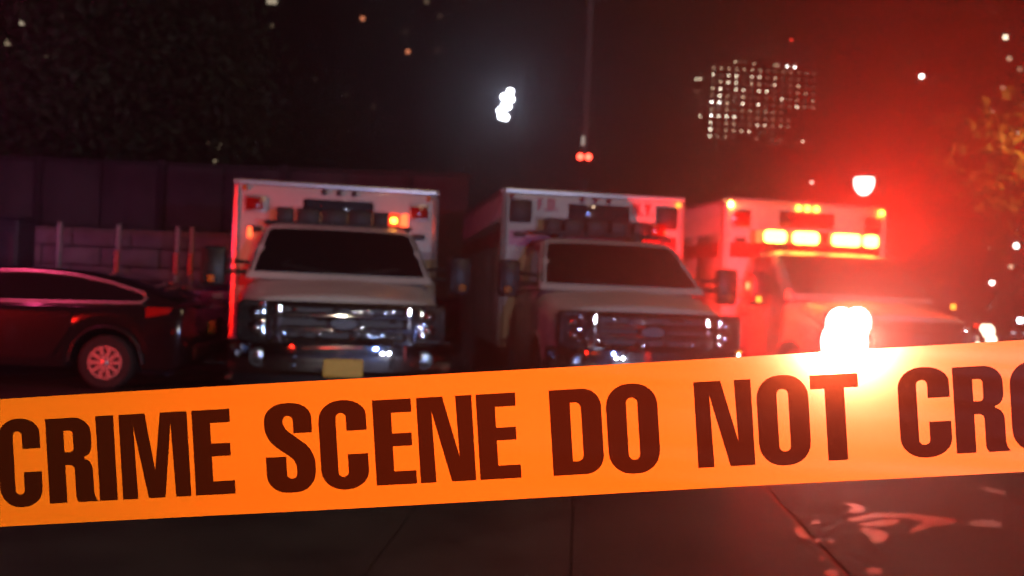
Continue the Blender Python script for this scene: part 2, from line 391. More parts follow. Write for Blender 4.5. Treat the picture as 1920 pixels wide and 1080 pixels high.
EM = {
 'lens_red': emit('lit_red_lens', (1.0, 0.05, 0.012), 6.0, True),
 'bar': emit('light_bar_glow', (1.0, 0.44, 0.05), 19),
 'amber_lit': emit('amber_lamp_glow', (1.0, 0.40, 0.03), 14),
 'amber_star': emit('bright_amber_glow', (1.0, 0.50, 0.08), 40),
 'amber_dim': emit('dim_amber_glow', (1.0, 0.33, 0.03), 2.6),
 'redlit': emit('red_lamp_glow', (1.0, 0.075, 0.02), 5.0),
 'redhot': emit('hot_red_lamp_glow', (1.0, 0.05, 0.012), 2.2),
 'head': emit('headlight_glow', (1.0, 0.90, 0.78), 20),
 'head2': emit('headlight_side_glow', (1.0, 0.86, 0.60), 3),
}

def ambulance(label, loc, rz, H, opt):
    root = empty('ambulance', loc, rz)
    tag(root, label, 'ambulance', 'ambulances parked side by side facing the tape')
    L0, L1 = 2.60, 7.5
    # --- hood, fenders and lower cab: one lofted shell with wheel arches
    def zb(y): 
        d = abs(y - 0.95); return 0.40 + math.sqrt(max(0, 0.50 ** 2 - d * d)) if d < 0.46 else 0.58
    m = MB(); rings = []
    for i in range(44):
        y = 0.10 + (2.50 - 0.10) * i / 43
        zt = 1.22 + 0.20 * min(1, (y - 0.10) / 1.15) - 0.06 * max(0, 1 - (y - 0.1) / 0.10) ** 2 + (0.02 if y > 1.3 else 0)
        w = 1.0 - 0.09 * max(0, 1 - (y - 0.10) / 0.22) ** 2
        wt = 0.86 + 0.09 * min(1, max(0, (y - 0.3) / 1.0))
        b_ = max(0.58, zb(y)); f_ = max(0, 1 - (y - 0.10) / 0.14) ** 2 * 0.05
        rings.append([Vector((q.x, y, q.y)) for q in round_poly([(-w, b_, .03), (w, b_, .03), (w, zt - .17, .10), (wt - .06, zt - .035 - f_, .16), (wt * .5, zt - .01 - f_, .1), (0, zt + .012 - f_, .3), (-wt * .5, zt - .01 - f_, .1), (-wt + .06, zt - .035 - f_, .16), (-w, zt - .17, .10)], 4)])
    m.loft(rings); m.build('hood', M['white'], root)
    # --- cab roof frustum
    m = MB(); rings = []
    cab = [(1.38, 1.06, 0.975), (1.44, 1.14, 0.965), (1.72, 1.50, 0.90), (1.92, 1.78, 0.835), (1.985, 1.90, 0.78), (2.02, 2.05, 0.66)]
    for z, y0, w in cab:
        rings.append([Vector((q.x, q.y, z)) for q in round_poly([(-w, y0, 0.05), (w, y0, 0.05), (w, 2.55, 0.04), (-w, 2.55, 0.04)], 4)])
    m.loft(rings); m.build('cab', M['white'], root)
    def interp(z):
        for (z0, a0, b0), (z1, a1, b1) in zip(cab, cab[1:]):
            if z <= z1:
                t = (z - z0) / (z1 - z0); return a0 + (a1 - a0) * t, b0 + (b1 - b0) * t
    m = MB(); n = 12; vs = []; fs = []; zs = [1.455, 1.55, 1.65, 1.75, 1.85, 1.92, 1.945]
    for z in zs:
        y0, w = interp(z); w -= 0.018 + (0.05 if z == zs[-1] else 0.0)
        for k in range(n + 1):
            u = -1 + 2 * k / n
            vs.append((u * w, y0 - 0.012 + 0.016 * abs(u) ** 8, z + (0.012 if z == zs[-1] else 0) * (1 - u * u)))
    for i in range(len(zs) - 1):
        for k in range(n): fs.append((i * (n + 1) + k, i * (n + 1) + k + 1, (i + 1) * (n + 1) + k + 1, (i + 1) * (n + 1) + k))
    m.add(vs, fs); ws = m.build('windshield', M['glass'], root)
    for s in (-1, 1):
        y0, w = interp(1.47)
        MB().tube([(s * 0.06 + 0.03, y0 - 0.03, 1.462), (s * 0.40 + 0.05, y0 - 0.012, 1.50), (s * 0.62, y0 + 0.015, 1.535)], 0.011, 6).build('wiper', M['plastic'], root)
        # side window and door
        pts = []
        for z, yo in ((1.47, 0.22), (1.72, 0.16), (1.93, 0.14)):
            y0, w = interp(z); pts.append((y0 + yo, w, z))
        vs = [(s * (w + 0.006), y, z) for y, w, z in pts] + [(s * (w + 0.006), 2.42, z) for y, w, z in pts]
        MB().add(vs, [(0, 1, 4, 3), (1, 2, 5, 4)]).build('side_window', M['glass'], root)
        d = MB().loft([[Vector((s * 1.004, q.x, q.y)) for q in round_poly([(1.48, 0.66, .05), (2.46, 0.66, .05), (2.46, 1.26, .03), (1.48, 1.26, .03)], 3)],
                       [Vector((s * 1.012, q.x, q.y)) for q in round_poly([(1.49, 0.67, .05), (2.45, 0.67, .05), (2.45, 1.25, .03), (1.49, 1.25, .03)], 3)]])
        d = d.build('door', M['white'], root)
        MB().rbox((s * 1.02, 2.30, 1.17), (0.03, 0.17, 0.035), 0.012).build('handle', M['plastic'], d)
        # mirror on two arms with an amber repeater
        mx = s * 1.30
        mh = MB().rbox((mx, 1.30, 1.49), (0.25, 0.14, 0.42), 0.05).build('mirror', M['plastic'], root)
        MB().tube([(s * 0.96, 1.38, 1.44), (mx - s * 0.08, 1.33, 1.44)], 0.028).build('arm', M['plastic'], mh)
        MB().tube([(s * 0.94, 1.40, 1.54), (mx - s * 0.08, 1.33, 1.56)], 0.022).build('arm', M['plastic'], mh)
        on = opt.get('mirror_lit')
        if on and s < 0: MB().rbox((mx - 0.145, 1.27, 1.52), (0.04, 0.07, 0.10), 0.015).build('added_glow', EM['lens_red'], mh)  # red lens added as a holder for the red lamp beside it
        MB().rbox((mx + s * 0.02, 1.222, 1.36), (0.07, 0.02, 0.07), 0.015).build('repeater', EM['amber_dim'] if on else M['amber'], mh)
        # wheel arch flare, step, wheels
        arch = [(s * 1.005, 0.95 + 0.50 * math.cos(t), 0.40 + 0.50 * math.sin(t)) for t in [math.pi * k / 14 for k in range(15)]]
        MB().tube(arch, 0.032, 6).build('arch_flare', M['white'], root)
        MB().box((s * 0.86, 1.98, 0.42), (0.26, 1.0, 0.06)).build('step', M['alu'], root)
        wheel(root, 'wheel', (s * 0.86, 0.95, 0.40), 0.40, 0.24, s)
        wheel(root, 'wheel', (s * 0.93, 5.3, 0.40), 0.40, 0.46, s)
    # --- grille, headlights, bumper
    MB().rbox((0, 0.10, 0.985), (1.94, 0.14, 0.38), 0.05).build('grille_surround', M['plastic'], root)
    g = MB().rbox((0, 0.035, 0.98), (1.36, 0.03, 0.35), 0.04).build('grille', M['plastic'], root)
    fr = MB().tube([(-0.67, 0.00, 0.82), (-0.69, 0.00, 1.14), (0.69, 0.00, 1.14), (0.67, 0.00, 0.82), (-0.67, 0.00, 0.82)], 0.020, 8)
    fr.build('grille_frame', M['chrome'], root)
    for z in opt['bars']:
        MB().rbox((0, -0.01, z), (1.30, 0.05, 0.060), 0.022, 'x').build('grille_bar', M['chrome'], root)
    for z in [0.83 + 0.032 * k for k in range(10)]:
        MB().box((0, 0.012, z), (1.32, 0.012, 0.007)).build('grille_slat', M['greylens'], g)
    pm = MB(); rnd = random.Random(int(H * 1000))
    for r_ in range(4):
        for c_ in range(15):
            cx_, cz_ = -0.532 + c_ * 0.076, 0.858 + r_ * 0.081; vs_ = []; fs_ = []
            ax_, az_ = rnd.uniform(-.22, .22), rnd.uniform(-.22, .22)
            if rnd.random() > 0.42: continue
            for i_ in range(5):
                for j_ in range(5):
                    ux, uz = (i_ / 2 - 1) * 0.030, (j_ / 2 - 1) * 0.022
                    vs_.append((cx_ + ux, 0.006 + (ux * ux + uz * uz) / 0.24 + ux * ax_ + uz * az_, cz_ + uz))
            for i_ in range(4):
                for j_ in range(4): fs_.append((i_ * 5 + j_, i_ * 5 + j_ + 1, i_ * 5 + j_ + 6, i_ * 5 + j_ + 5))
            pm.add(vs_, fs_)
    tag(pm.build('glint_caps', M['darkchrome'], g), kind='stuff')  # small chrome caps added to catch glints of the lamps
    for x in (-0.60, 0.60):
        MB().rbox((x, -0.005, 0.98), (0.075, 0.05, 0.33), 0.02, 'z').build('grille_post', M['chrome'], root)
    el = [(0.14 * math.cos(t), -0.045, 0.98 + 0.062 * math.sin(t)) for t in [2 * math.pi * k / 24 for k in range(25)]]
    e = MB().loft([[Vector((x * 0.95, -0.036, 0.98 + (z - 0.98) * 0.95)) for x, y, z in el[:-1]], [Vector((x * 0.9, -0.044, 0.98 + (z - 0.98) * 0.9)) for x, y, z in el[:-1]]]).build('oval_emblem', M['cabinet'], root)
    MB().tube(el, 0.011, 6).build('emblem_ring', M['chrome'], e)
    for s in (-1, 1):
        lit = opt.get('head', {}).get(s)
        hd = MB().loft([[Vector((s * q.x, yy + 0.14 * max(0, (q.x - 0.78)) / 0.2, q.y)) for q in round_poly([(0.71 + i, 0.84 + i, .04), (0.965 - i, 0.84 + i, .05), (0.985 - i, 1.15 - i, .06), (0.71 + i, 1.15 - i, .03)], 3)]
                        for yy, i in ((0.10, 0.0), (0.035, 0.0), (0.020, 0.02))]).build('headlight', M['lens'], root)
        pm = MB()
        for r_ in range(5):
            for c_ in range(4):
                cx_, cz_ = 0.745 + c_ * 0.062, 0.87 + r_ * 0.062; hx, nn_ = 0.030, 4
                yb = 0.016 + 0.14 * max(0, (cx_ - 0.78)) / 0.2; vs_ = []; fs_ = []
                ax_, az_ = random.uniform(-.10, .10), random.uniform(-.12, .12)
                for i_ in range(nn_ + 1):
                    for j_ in range(nn_ + 1):
                        ux, uz = (i_ / nn_ * 2 - 1) * hx, (j_ / nn_ * 2 - 1) * hx
                        vs_.append((s * (cx_ + ux), yb - 0.004 + (ux * ux + uz * uz) / (2 * 0.16) + ux * ax_ + uz * az_, cz_ + uz))
                for i_ in range(nn_):
                    for j_ in range(nn_): fs_.append((i_ * 5 + j_, i_ * 5 + j_ + 1, i_ * 5 + j_ + 6, i_ * 5 + j_ + 5))
                pm.add(vs_, fs_)
        tag(pm.build('reflector', M['chrome'], hd), kind='stuff')
        for z, kind in ((1.065, 'b'), (0.93, 'b')):
            MB().lathe([(0.062, 0.012), (0.066, 0.0), (0.060, -0.012), (0.03, -0.022), (0.004, -0.026)], (s * 0.80, 0.02, z), 'y', 18).build('bulb_lens', M['chrome'] if not lit else EM[lit], hd)
        MB().rbox((s * 0.925, 0.085, 1.00), (0.045, 0.06, 0.24), 0.02).build('turn_signal', EM['amber_dim'] if opt.get('turn') == s else M['amber'], hd)
        if lit:   # glowing discs added in the shape of the headlights' white glare
            w_, h_ = opt['podsize'][s]
            if s < 0: spots = ((-0.99, 1.13, 0.17), (-0.80, 1.15, 0.16), (-0.94, 0.93, 0.27), (-0.89, 0.70, 0.21))
            else: spots = ((0.74, 1.13, 0.05), (0.80, 1.10, 0.08), (0.84, 1.00, 0.07), (0.82, 0.84, 0.075))
            for fx, fz, fr_ in spots:
                fh = MB().lathe([(fr_ * 1.08, 0.10), (fr_ * 1.08, -0.005), (fr_ * 1.0, -0.02)], (fx, -0.09, fz), 'y', 18).build('glow_housing', M['plastic'], hd)
                MB().lathe([(fr_, -0.022), (fr_ * .7, -0.045), (0.01, -0.055)], (fx, -0.09, fz), 'y', 18).build('added_glow', EM[lit], fh)
    prof = [(0.0, 0.50), (-0.05, 0.54), (-0.06, 0.66), (-0.05, 0.78), (0.0, 0.81), (0.10, 0.81), (0.10, 0.50)]
    rings = []
    for k in range(21):
        u = -1 + k / 10.0; x = u * 1.04; dy = 0.26 * abs(u) ** 3.5
        rings.append([Vector((x, -0.05 + dy + a, z)) for a, z in prof])
    bmp = MB().loft(rings).build('bumper', M['chrome'], root)
    rings = [[Vector((x, 0.02 + 0.24 * abs(x / 1.0) ** 3.5 + a, z)) for a, z in ((0, .34), (-.03, .49), (.12, .49), (.12, .34))] for x in [-1.0 + 0.1 * k for k in range(21)]]
    MB().loft(rings).build('valance', M['plastic'], root)
    for s in (-1, 1):
        f = MB().lathe([(0.085, 0.03), (0.085, -0.012), (0.066, -0.012), (0.060, 0.0)], (s * 0.76, -0.02, 0.655), 'y', 18).build('fog_lamp_bezel', M['plastic'], bmp)
        MB().lathe([(0.060, 0.0), (0.060, -0.01), (0.02, -0.016)], (s * 0.76, -0.02, 0.655), 'y', 16).build('fog_lamp', M['lens'], bmp)
        MB().tube([(s * 0.46, -0.10, 0.58), (s * 0.46, -0.17, 0.58), (s * 0.46, -0.17, 0.66), (s * 0.46, -0.10, 0.66)], 0.017).build('tow_hook', M['plastic'], bmp)
    if opt.get('plate'):
        MB().rbox((0.0, -0.135, 0.575), (0.36, 0.012, 0.17), 0.015).build('license_plate', M['plate'], root)
    # --- box body
    m = MB(); rings = []
    for y, i in ((L0, 0.05), (L0 + 0.012, 0.025), (L0 + 0.05, 0.0), (L1 - 0.05, 0), (L1, 0.05)):
        rings.append(xz_ring(y, 1.21 - i, 1.21 - i, 0.60 + i, H - i, 0.07, 5))
    box = m.loft(rings).build('box_body', M['white'], root)
    # drip rail round the roof and corner posts
    zr = H - 0.012
    for a, b in (((-1.17, L0 - 0.012, zr), (1.17, L0 - 0.012, zr)), ((-1.215, L0 + 0.03, zr), (-1.215, L1, zr)), ((1.215, L0 + 0.03, zr), (1.215, L1, zr))):
        c = [(a[i] + b[i]) / 2 for i in range(3)]; sz = (abs(a[0] - b[0]) + 0.03, abs(a[1] - b[1]) + 0.03, 0.06)
        MB().rbox(c, sz, 0.012, 'x' if sz[0] > 1 else 'y').build('roof_rail', M['alu'], box)
    for s in (-1, 1):
        MB().tube([(s * 1.185, L0 + 0.022, 0.64), (s * 1.185, L0 + 0.022, H - 0.07)], 0.045, 8).build('corner_post', M['alu'] if opt.get('alu_corner') else M['white'], box)
        # compartment doors down the side
        for y0, y1, z0, z1 in ((L0 + .15, L0 + .95, .75, 2.25), (L0 + 1.05, L0 + 1.95, .75, 2.25), (L0 + 2.1, L0 + 3.3, 1.15, 2.25), (L0 + 3.45, L0 + 4.7, .75, 2.25)):
            d = MB().loft([[Vector((s * (1.211 + e), q.x, q.y)) for q in round_poly([(y0 + e, z0 + e, .05), (y1 - e, z0 + e, .05), (y1 - e, z1 - e, .05), (y0 + e, z1 - e, .05)], 3)] for e in (0.0, 0.010)]).build('compartment_door', M['white'], box)
            MB().rbox((s * 1.228, y1 - .1, 1.40), (0.02, 0.10, 0.14), 0.008).build('handle', M['alu'], d)
        if opt.get('stripe'):
            MB().box((s * 1.2245, (L0 + L1) / 2, 2.03), (0.005, L1 - L0 - 0.3, 0.20)).build('red_stripe', M['red'], box)
    yf = L0 - 0.002
    if opt.get('stripe'):
        MB().box((0, yf - 0.003, 2.03), (2.24, 0.006, 0.20)).build('red_stripe', M['red'], box)
    # central panel, warning lights, marker lights
    zc = H - 0.25
    pn = MB().rbox((opt.get('px', 0.0), yf - 0.010, zc), (opt['pw'], 0.024, opt['ph']), 0.02).build('vent_panel', M['glass'], box)
    for k in range(4):
        MB().box((opt.get('px', 0.0), yf - 0.026, zc - opt['ph'] * 0.3 + k * opt['ph'] * 0.2), (opt['pw'] * 0.92, 0.008, 0.012)).build('vent_slat', M['plastic'], pn)
    for s in (-1, 1):
        lw, lh, mm = opt['wl']
        hs = MB().rbox((s * 0.98, yf - 0.012, zc - 0.02), (lw + .05, 0.03, lh + .05), 0.02).build('warning_light', M['alu'] if mm == 'redlens' else M['plastic'], box)
        MB().rbox((s * 0.98, yf - 0.033, zc - 0.02), (lw, 0.02, lh), 0.02).build('lens', M[mm], hs)
        MB().rbox((s * 0.98, yf - 0.012, zc - 0.32), (0.16, 0.024, 0.07), 0.012).build('marker_lamp', M['greylens'], box)
    for x, k in opt['markers']:
        MB().lathe([(0.034, 0.02), (0.034, -0.01), (0.026, -0.022), (0.008, -0.026)], (x, yf - 0.02, H - 0.085), 'y', 14).build('marker_lamp', EM[k] if k in EM else M[k], box)
    if opt.get('side_lamp'):
        MB().rbox((-1.03, yf - 0.02, zc - 0.36), (0.05, 0.03, 0.13), 0.02).build('side_lamp', EM['redlit'], box)
    if opt.get('text'):
        for word, x0 in (('F.D.', -0.76), ('N.Y.', 0.50)):
            x = x0
            for ch in word:
                wd, ol, hl = GLYPH[ch]; sc = opt['text'] / 160.0
                MB().poly(ol, lambda a, b, d, x=x, sc=sc: Vector((x + a * sc, yf - 0.003 - d, zc + 0.0 + b * sc)), 0.004, hl).build('letter', M['red'], box, smooth=False)
                x += (wd + 14) * sc
    # --- light bar above the cab
    bz = opt.get('barz', 2.14); by = 2.28
    lb = MB().rbox((0, by, bz - 0.055), (1.70, 0.28, 0.05), 0.02, 'x').build('light_bar', M['plastic'], root)
    for x in (-0.5, 0.5):
        MB().rbox((x, by + 0.05, bz - 0.10), (0.10, 0.16, 0.07), 0.015).build('foot', M['plastic'], lb)
    for x, w_, k in opt['bar']:
        mt = EM[k] if k in EM else M[k]
        lit = k == 'bar'
        ln = MB().rbox((x, by - 0.02, bz + 0.035), (w_, 0.22, 0.18), 0.025).build('bar_lens', EM['lens_red'] if lit else mt, lb)
        if lit:
            MB().rbox((x, by - 0.136, bz + 0.035), (w_ - 0.03, 0.008, 0.165), 0.06).build('lamp_row', EM['bar'], lb)
        if k == 'redhot':
            MB().rbox((x, by - 0.136, bz + 0.035), (w_ * 0.5, 0.008, 0.06), 0.02).build('lamp_row', EM['amber_lit'], lb)
    return root

OFFBAR = [(-0.62, 0.20, 'greylens'), (-0.36, 0.26, 'greylens'), (-0.06, 0.28, 'greylens'), (0.24, 0.26, 'greylens'), (0.50, 0.2, 'greylens')]
amb1 = ambulance('white ambulance with yellow license plate, plain box without red stripe, beside the black car', (-1.56, 8.5, 0), R(13), 2.54, dict(
    bars=(1.05, 0.92), plate=True, pw=0.84, ph=0.15, wl=(0.21, 0.15, 'redlens'), side_lamp=True,
    markers=[(-1.10, 'amber'), (-0.18, 'greylens'), (0, 'greylens'), (0.18, 'greylens'), (1.10, 'amber')],
    bar=OFFBAR + [(0.63, 0.15, 'redhot'), (0.765, 0.07, 'redlit')], alu_corner=True, barz=2.09))
amb2 = ambulance('white ambulance with red stripe and F.D.N.Y. lettering, lights off, middle of three', (1.447, 9.25, 0), R(9), 2.65, dict(
    bars=(1.03, 0.93), stripe=True, pw=0.82, ph=0.22, px=0.06, wl=(0.24, 0.24, 'greylens'), text=0.16,
    markers=[(1.13, 'amber_dim'), (-0.18, 'redlens'), (0, 'redlens'), (0.18, 'redlens'), (-1.10, 'redlens')],
    bar=OFFBAR + [(0.72, 0.2, 'redlens')], alu_corner=True, barz=2.15, turn=-1))
amb3 = ambulance('white ambulance glowing red with its light bar and headlights flashing, on the right', (4.53, 10.1, 0), R(10), 2.735, dict(
    bars=(1.05, 0.93), stripe=True, pw=0.82, ph=0.22, wl=(0.24, 0.2, 'redlens'), mirror_lit=True,
    markers=[(-1.14, 'amber_star'), (-0.135, 'amber_lit'), (0, 'amber_lit'), (0.135, 'amber_lit'), (1.13, 'amber_lit')],
    head={-1: 'head', 1: 'head2'}, podsize={-1: (0.42, 0.56), 1: (0.15, 0.30)}, podz={-1: 0.92, 1: 0.98},
    bar=[(-0.69, 0.34, 'bar'), (-0.25, 0.40, 'bar'), (0.04, 0.12, 'redlens'), (0.34, 0.44, 'bar'), (0.70, 0.24, 'bar')], barz=2.17))
tag(next(o for o in amb1.children if o.name.startswith('license_plate')), 'gold license plate')

# ------------------------------------------------------------------ cars
def car(name, label, loc, rz, paint, group=None):
    root = empty(name, loc, rz); tag(root, label, 'car', group)
    Lc = 4.75; fa, ra = 0.92, 3.78; wr = 0.322
    def zb(y):
        z = 0.24
        for c in (fa, ra):
            d = abs(y - c)
            if d < 0.41: z = max(z, wr + math.sqrt(0.42 ** 2 - d * d))
        return z
    def belt(y): return 0.78 + 0.20 * min(1, y / 1.3) + 0.05 * max(0, (y - 1.3) / 3.2)
    rings = []
    for i in range(61):
        y = Lc * i / 60; e = min(1, y / 0.30); e2 = min(1, (Lc - y) / 0.28)
        w = 0.92 * (0.80 + 0.20 * math.sqrt(max(0, 1 - (1 - e) ** 2))) * (0.84 + 0.16 * math.sqrt(max(0, 1 - (1 - e2) ** 2)))
        zt = belt(y) - 0.10 * (1 - e) ** 2 - 0.05 * (1 - e2) ** 2
        b = zb(y) + 0.10 * (1 - e) ** 2 + 0.16 * (1 - e2) ** 2
        zm = b + (zt - b) * 0.55
        rg = round_poly([(-w * 0.95, b, .03), (w * 0.95, b, .03), (w, zm, .15), (w * 0.93, zt, .06), (-w * 0.93, zt, .06), (-w, zm, .15)], 3)
        rings.append([Vector((q.x, y, q.y)) for q in rg])
    body = MB().loft(rings).build('body', paint, root)
    roof = [(1.18, 0.99), (1.55, 1.19), (1.95, 1.35), (2.30, 1.405), (2.80, 1.42), (3.30, 1.395), (3.75, 1.32), (4.15, 1.21), (4.45, 1.09), (4.60, 1.03)]
    def gh(y):
        for (a, b), (c, d) in zip(roof, roof[1:]):
            if y <= c: return b + (d - b) * (y - a) / (c - a)
        return roof[-1][1]
    rings = []
    for i in range(40):
        y = 1.18 + (4.60 - 1.18) * i / 39; zt = max(gh(y), belt(y) + 0.012); wb = 0.845; t = min(1, (zt - belt(y)) / 0.5)
        rings.append([Vector((q.x, y, q.y)) for q in round_poly([(-wb, belt(y) - 0.05), (wb, belt(y) - 0.05), (wb - 0.20 * t, zt, .13 * t + .004), (-wb + 0.20 * t, zt, .13 * t + .004)], 3)])
    MB().loft(rings).build('roof', paint, root)
    def side(y, t, s, off=0.010):
        zt = max(gh(y), belt(y) + 0.012); k = min(1, (zt - belt(y)) / 0.5); z0 = belt(y) + 0.015
        z = z0 + (zt - 0.05 - z0) * t
        f = (z - belt(y) + 0.05) / max(0.02, zt - belt(y) + 0.05)
        return Vector((s * (0.845 - 0.20 * k * f + off), y, z))
    for s in (-1, 1):
        for y0, y1 in ((1.45, 2.42), (2.50, 3.45), (3.52, 4.10)):
            vs = []; n = 10
            for k in range(n + 1):
                y = y0 + (y1 - y0) * k / n
                vs += [side(y, 0.0, s), side(y, 0.5, s), side(y, 0.97, s)]
            fs = []
            for k in range(n):
                for j in range(2): fs.append((3 * k + j, 3 * k + j + 1, 3 * k + j + 4, 3 * k + j + 3))
            MB().add(vs, fs).build('side_window', M['glass'], root)
        tr = [side(1.40 + (4.16 - 1.40) * k / 20, 1.0, s, 0.012) for k in range(21)] + [side(4.20, 0.6, s, .012), side(4.16, 0.0, s, .012)]
        tr += [side(4.16 - (4.16 - 1.40) * k / 12, -0.03, s, 0.012) for k in range(1, 13)]
        MB().tube(tr, 0.017, 6).build('window_trim', M['alu'], root)
        for ya, yb in ((1.30, 2.44), (2.48, 3.40)):
            dr = MB().loft([[Vector((s * (0.925 + e), q.x, q.y)) for q in round_poly([(ya + .02, .36, .06), (yb - (.25 if yb > 3 else .02), .36, .08), (yb - .02, .72, .10), (yb - .02, .90, .03), (ya + .02, .90, .03)], 3)] for e in (-0.02, 0.004)]).build('door', paint, root)
            MB().rbox((s * 0.938, yb - .18, .85), (.025, .19, .035), .01).build('handle', M['chrome'], dr)
        wheel(root, 'wheel', (s * 0.80, fa, wr), wr, 0.21, s, 10, 0.92); wheel(root, 'wheel', (s * 0.80, ra, wr), wr, 0.21, s, 10, 0.92)
        arch = [(s * 0.905, ra + 0.425 * math.cos(t), wr + 0.425 * math.sin(t)) for t in [math.pi * k / 12 for k in range(13)]]
        MB().tube(arch, 0.018, 6).build('arch_flare', M['plastic'], root)
        # wraparound tail light and headlight
        MB().loft([[Vector((s * x, y, z)) for z, d in ((0.80, 0), (0.99, 0.02))] for x, y in ((0.885, 4.22), (0.875, 4.48), (0.80, 4.66), (0.62, 4.74))], cap=False, closed=False).build('tail_light', M['redlens'], root)
        MB().rbox((s * 0.60, 0.03, 0.68), (0.36, 0.10, 0.13), 0.04).build('headlight', M['lens'], root)
        mr = MB().rbox((s * 0.99, 1.55, 1.03), (0.18, 0.10, 0.13), 0.035).build('mirror', paint, root)
        MB().tube([(s * 0.86, 1.57, 1.00), (s * 0.94, 1.56, 1.02)], 0.02).build('arm', M['plastic'], mr)
    def face(ys, inset, nm):
        vs = []; fs = []
        for y in ys:
            zt = gh(y) + 0.012; k = min(1, (zt - belt(y)) / 0.5); w = 0.845 - 0.20 * k - inset
            for u in (-1, -0.6, 0, 0.6, 1): vs.append((u * w, y, zt - 0.004 * abs(u)))
        for i in range(len(ys) - 1):
            for j in range(4): fs.append((i * 5 + j, i * 5 + j + 1, i * 5 + j + 6, i * 5 + j + 5))
        MB().add(vs, fs).build(nm, M['glass'], root)
    face([1.22, 1.40, 1.55, 1.75, 1.93], 0.07, 'windshield'); face([3.85, 4.0, 4.15, 4.30, 4.44], 0.08, 'rear_window')
    MB().rbox((0, 0.0, 0.50), (1.1, 0.08, 0.24), 0.05).build('grille', M['plastic'], root)
    MB().rbox((0, Lc + 0.0, 0.46), (1.5, 0.10, 0.20), 0.05).build('rear_bumper', M['plastic'], root)
    MB().rbox((0, Lc + 0.012, 0.74), (0.32, 0.012, 0.16), 0.015).build('license_plate', M['plate'], root)
    return root
# rear wheel of the black car at the pixel (197, 678)
w0 = at(197, 678, 10.66)
RZ = R(-87)
off = Matrix.Rotation(RZ, 3, 'Z') @ Vector((0.90, 3.78, 0))     # the car's right side faces left-to-right reversed: +x side looks at the camera
blk = car('black_car', 'black sloping-back car parked sideways behind the tape, red reflections on its door', (0, 0, 0), RZ, M['blackcar'])
near = Matrix.Rotation(RZ, 3, 'Z') @ Vector((-0.90, 3.78, 0))
o2 = off if off.y < near.y else near
blk.location = (w0.x - o2.x, w0.y - o2.y, 0)
silver = car('silver_car', 'pale silver car parked behind the black car, only its roof showing', (0, 0, 0), R(-84), M['silver'])
sp = at(150, 495, 14.2)
silver.location = (sp.x - 2.7, 14.2, 0)

# ------------------------------------------------------------------ left background
# hoarding of tall panels between dark posts
hb = empty('hoarding_wall', (-12.5, 21.0, 0)); tag(hb, 'tall grey panel wall standing behind the black car, under the trees', 'wall')
HH = 3.95
for k in range(11):
    x0 = -4.2 + k * 1.42
    MB().rbox((x0 + 0.71, 0, HH / 2), (1.38, 0.05, HH - 0.05), 0.01).build('wall_panel', M['panel'], hb)
for k in range(0, 12, 2):
    MB().rbox((-4.2 + k * 1.42, -0.08, HH / 2 + 0.05), (0.16, 0.10, HH + 0.10), 0.01, 'z').build('wall_post', M['postwood'], hb)
MB().rbox((3.6, -0.05, HH + 0.02), (15.8, 0.14, 0.07), 0.01, 'x').build('wall_cap', M['postwood'], hb)
# low wall of concrete blocks
lw = empty('block_wall', (-11.0, 18.6, 0)); tag(lw, 'low pale concrete block wall in front of the tall panel wall', 'wall')
bmesh_block = MB().rbox((0, 0, 0), (1.17, 0.30, 0.36), 0.03).mesh('block', M['block'])
for r_ in range(6):
    for k in range(9):
        o = put('block', bmesh_block, lw, (-4 + k * 1.2 + (0.6 if r_ % 2 else 0), random.uniform(-.012, .012), 0.19 + r_ * 0.385))
# post and rail fence in front of it
pf = empty('post_fence', (-7.6, 16.0, 0)); tag(pf, 'fence of thin pale posts and rails with red reflectors', 'fence')
for px in (50, 110, 220, 331, 358):
    q = at(px, 500, 16.0); x = q.x + 7.6
    po = MB().tube([(x, 0, 0), (x, 0, 2.25)], 0.042, 8).build('fence_post', M['white_refl'], pf)
    if px > 200: MB().tube([(x, -0.045, 1.42), (x, -0.045, 1.78)], 0.040, 8).build('reflector', M['orange_refl'], po)
for z in (0.9, 2.12):
    MB().tube([(-1.6, 0, z), (3.2, 0, z)], 0.024, 6).build('fence_rail', M['steel'], pf)
# cabinet
q = at(12, 500, 14.5)
cb = empty('cabinet', (q.x, 14.5, 0)); tag(cb, 'dark blue metal cabinet at the left edge above the black car', 'cabinet')
hc = at(20, 412, 14.5).z
MB().rbox((0, 0, hc / 2), (0.62, 0.55, hc), 0.03, 'z').build('housing', M['cabinet'], cb)
d = MB().rbox((0.02, -0.285, hc / 2 + .1), (0.50, 0.02, hc - 0.6), 0.02).build('door', M['cabinet'], cb)
MB().rbox((0.2, -0.30, hc / 2), (0.03, 0.02, 0.14), 0.008).build('handle', M['steel'], d)
MB().rbox((0, 0, hc + 0.03), (0.70, 0.64, 0.05), 0.02, 'z').build('lid', M['cabinet'], cb)
# road barrier of two boards between the car and the first ambulance
q = at(395, 600, 12.6)
br = empty('board_barrier', (q.x, 12.6, 0)); tag(br, 'pale barrier boards between the black car and the nearest ambulance', 'barrier')
MB().rbox((-0.1, 0, at(395, 553, 12.6).z), (0.95, 0.04, 0.09), 0.01, 'x').build('top_board', M['white_refl'], br)
MB().rbox((-0.1, 0, 0.30), (0.95, 0.04, 0.22), 0.01, 'x').build('lower_board', M['white_refl'], br)
for x in (-0.5, 0.32):
    MB().tube([(x, 0.05, 0), (x, 0.05, 1.12)], 0.025).build('leg', M['steel'], br)
    MB().box((x, 0.05, 0.03), (0.06, 0.5, 0.05)).build('foot', M['steel'], br)

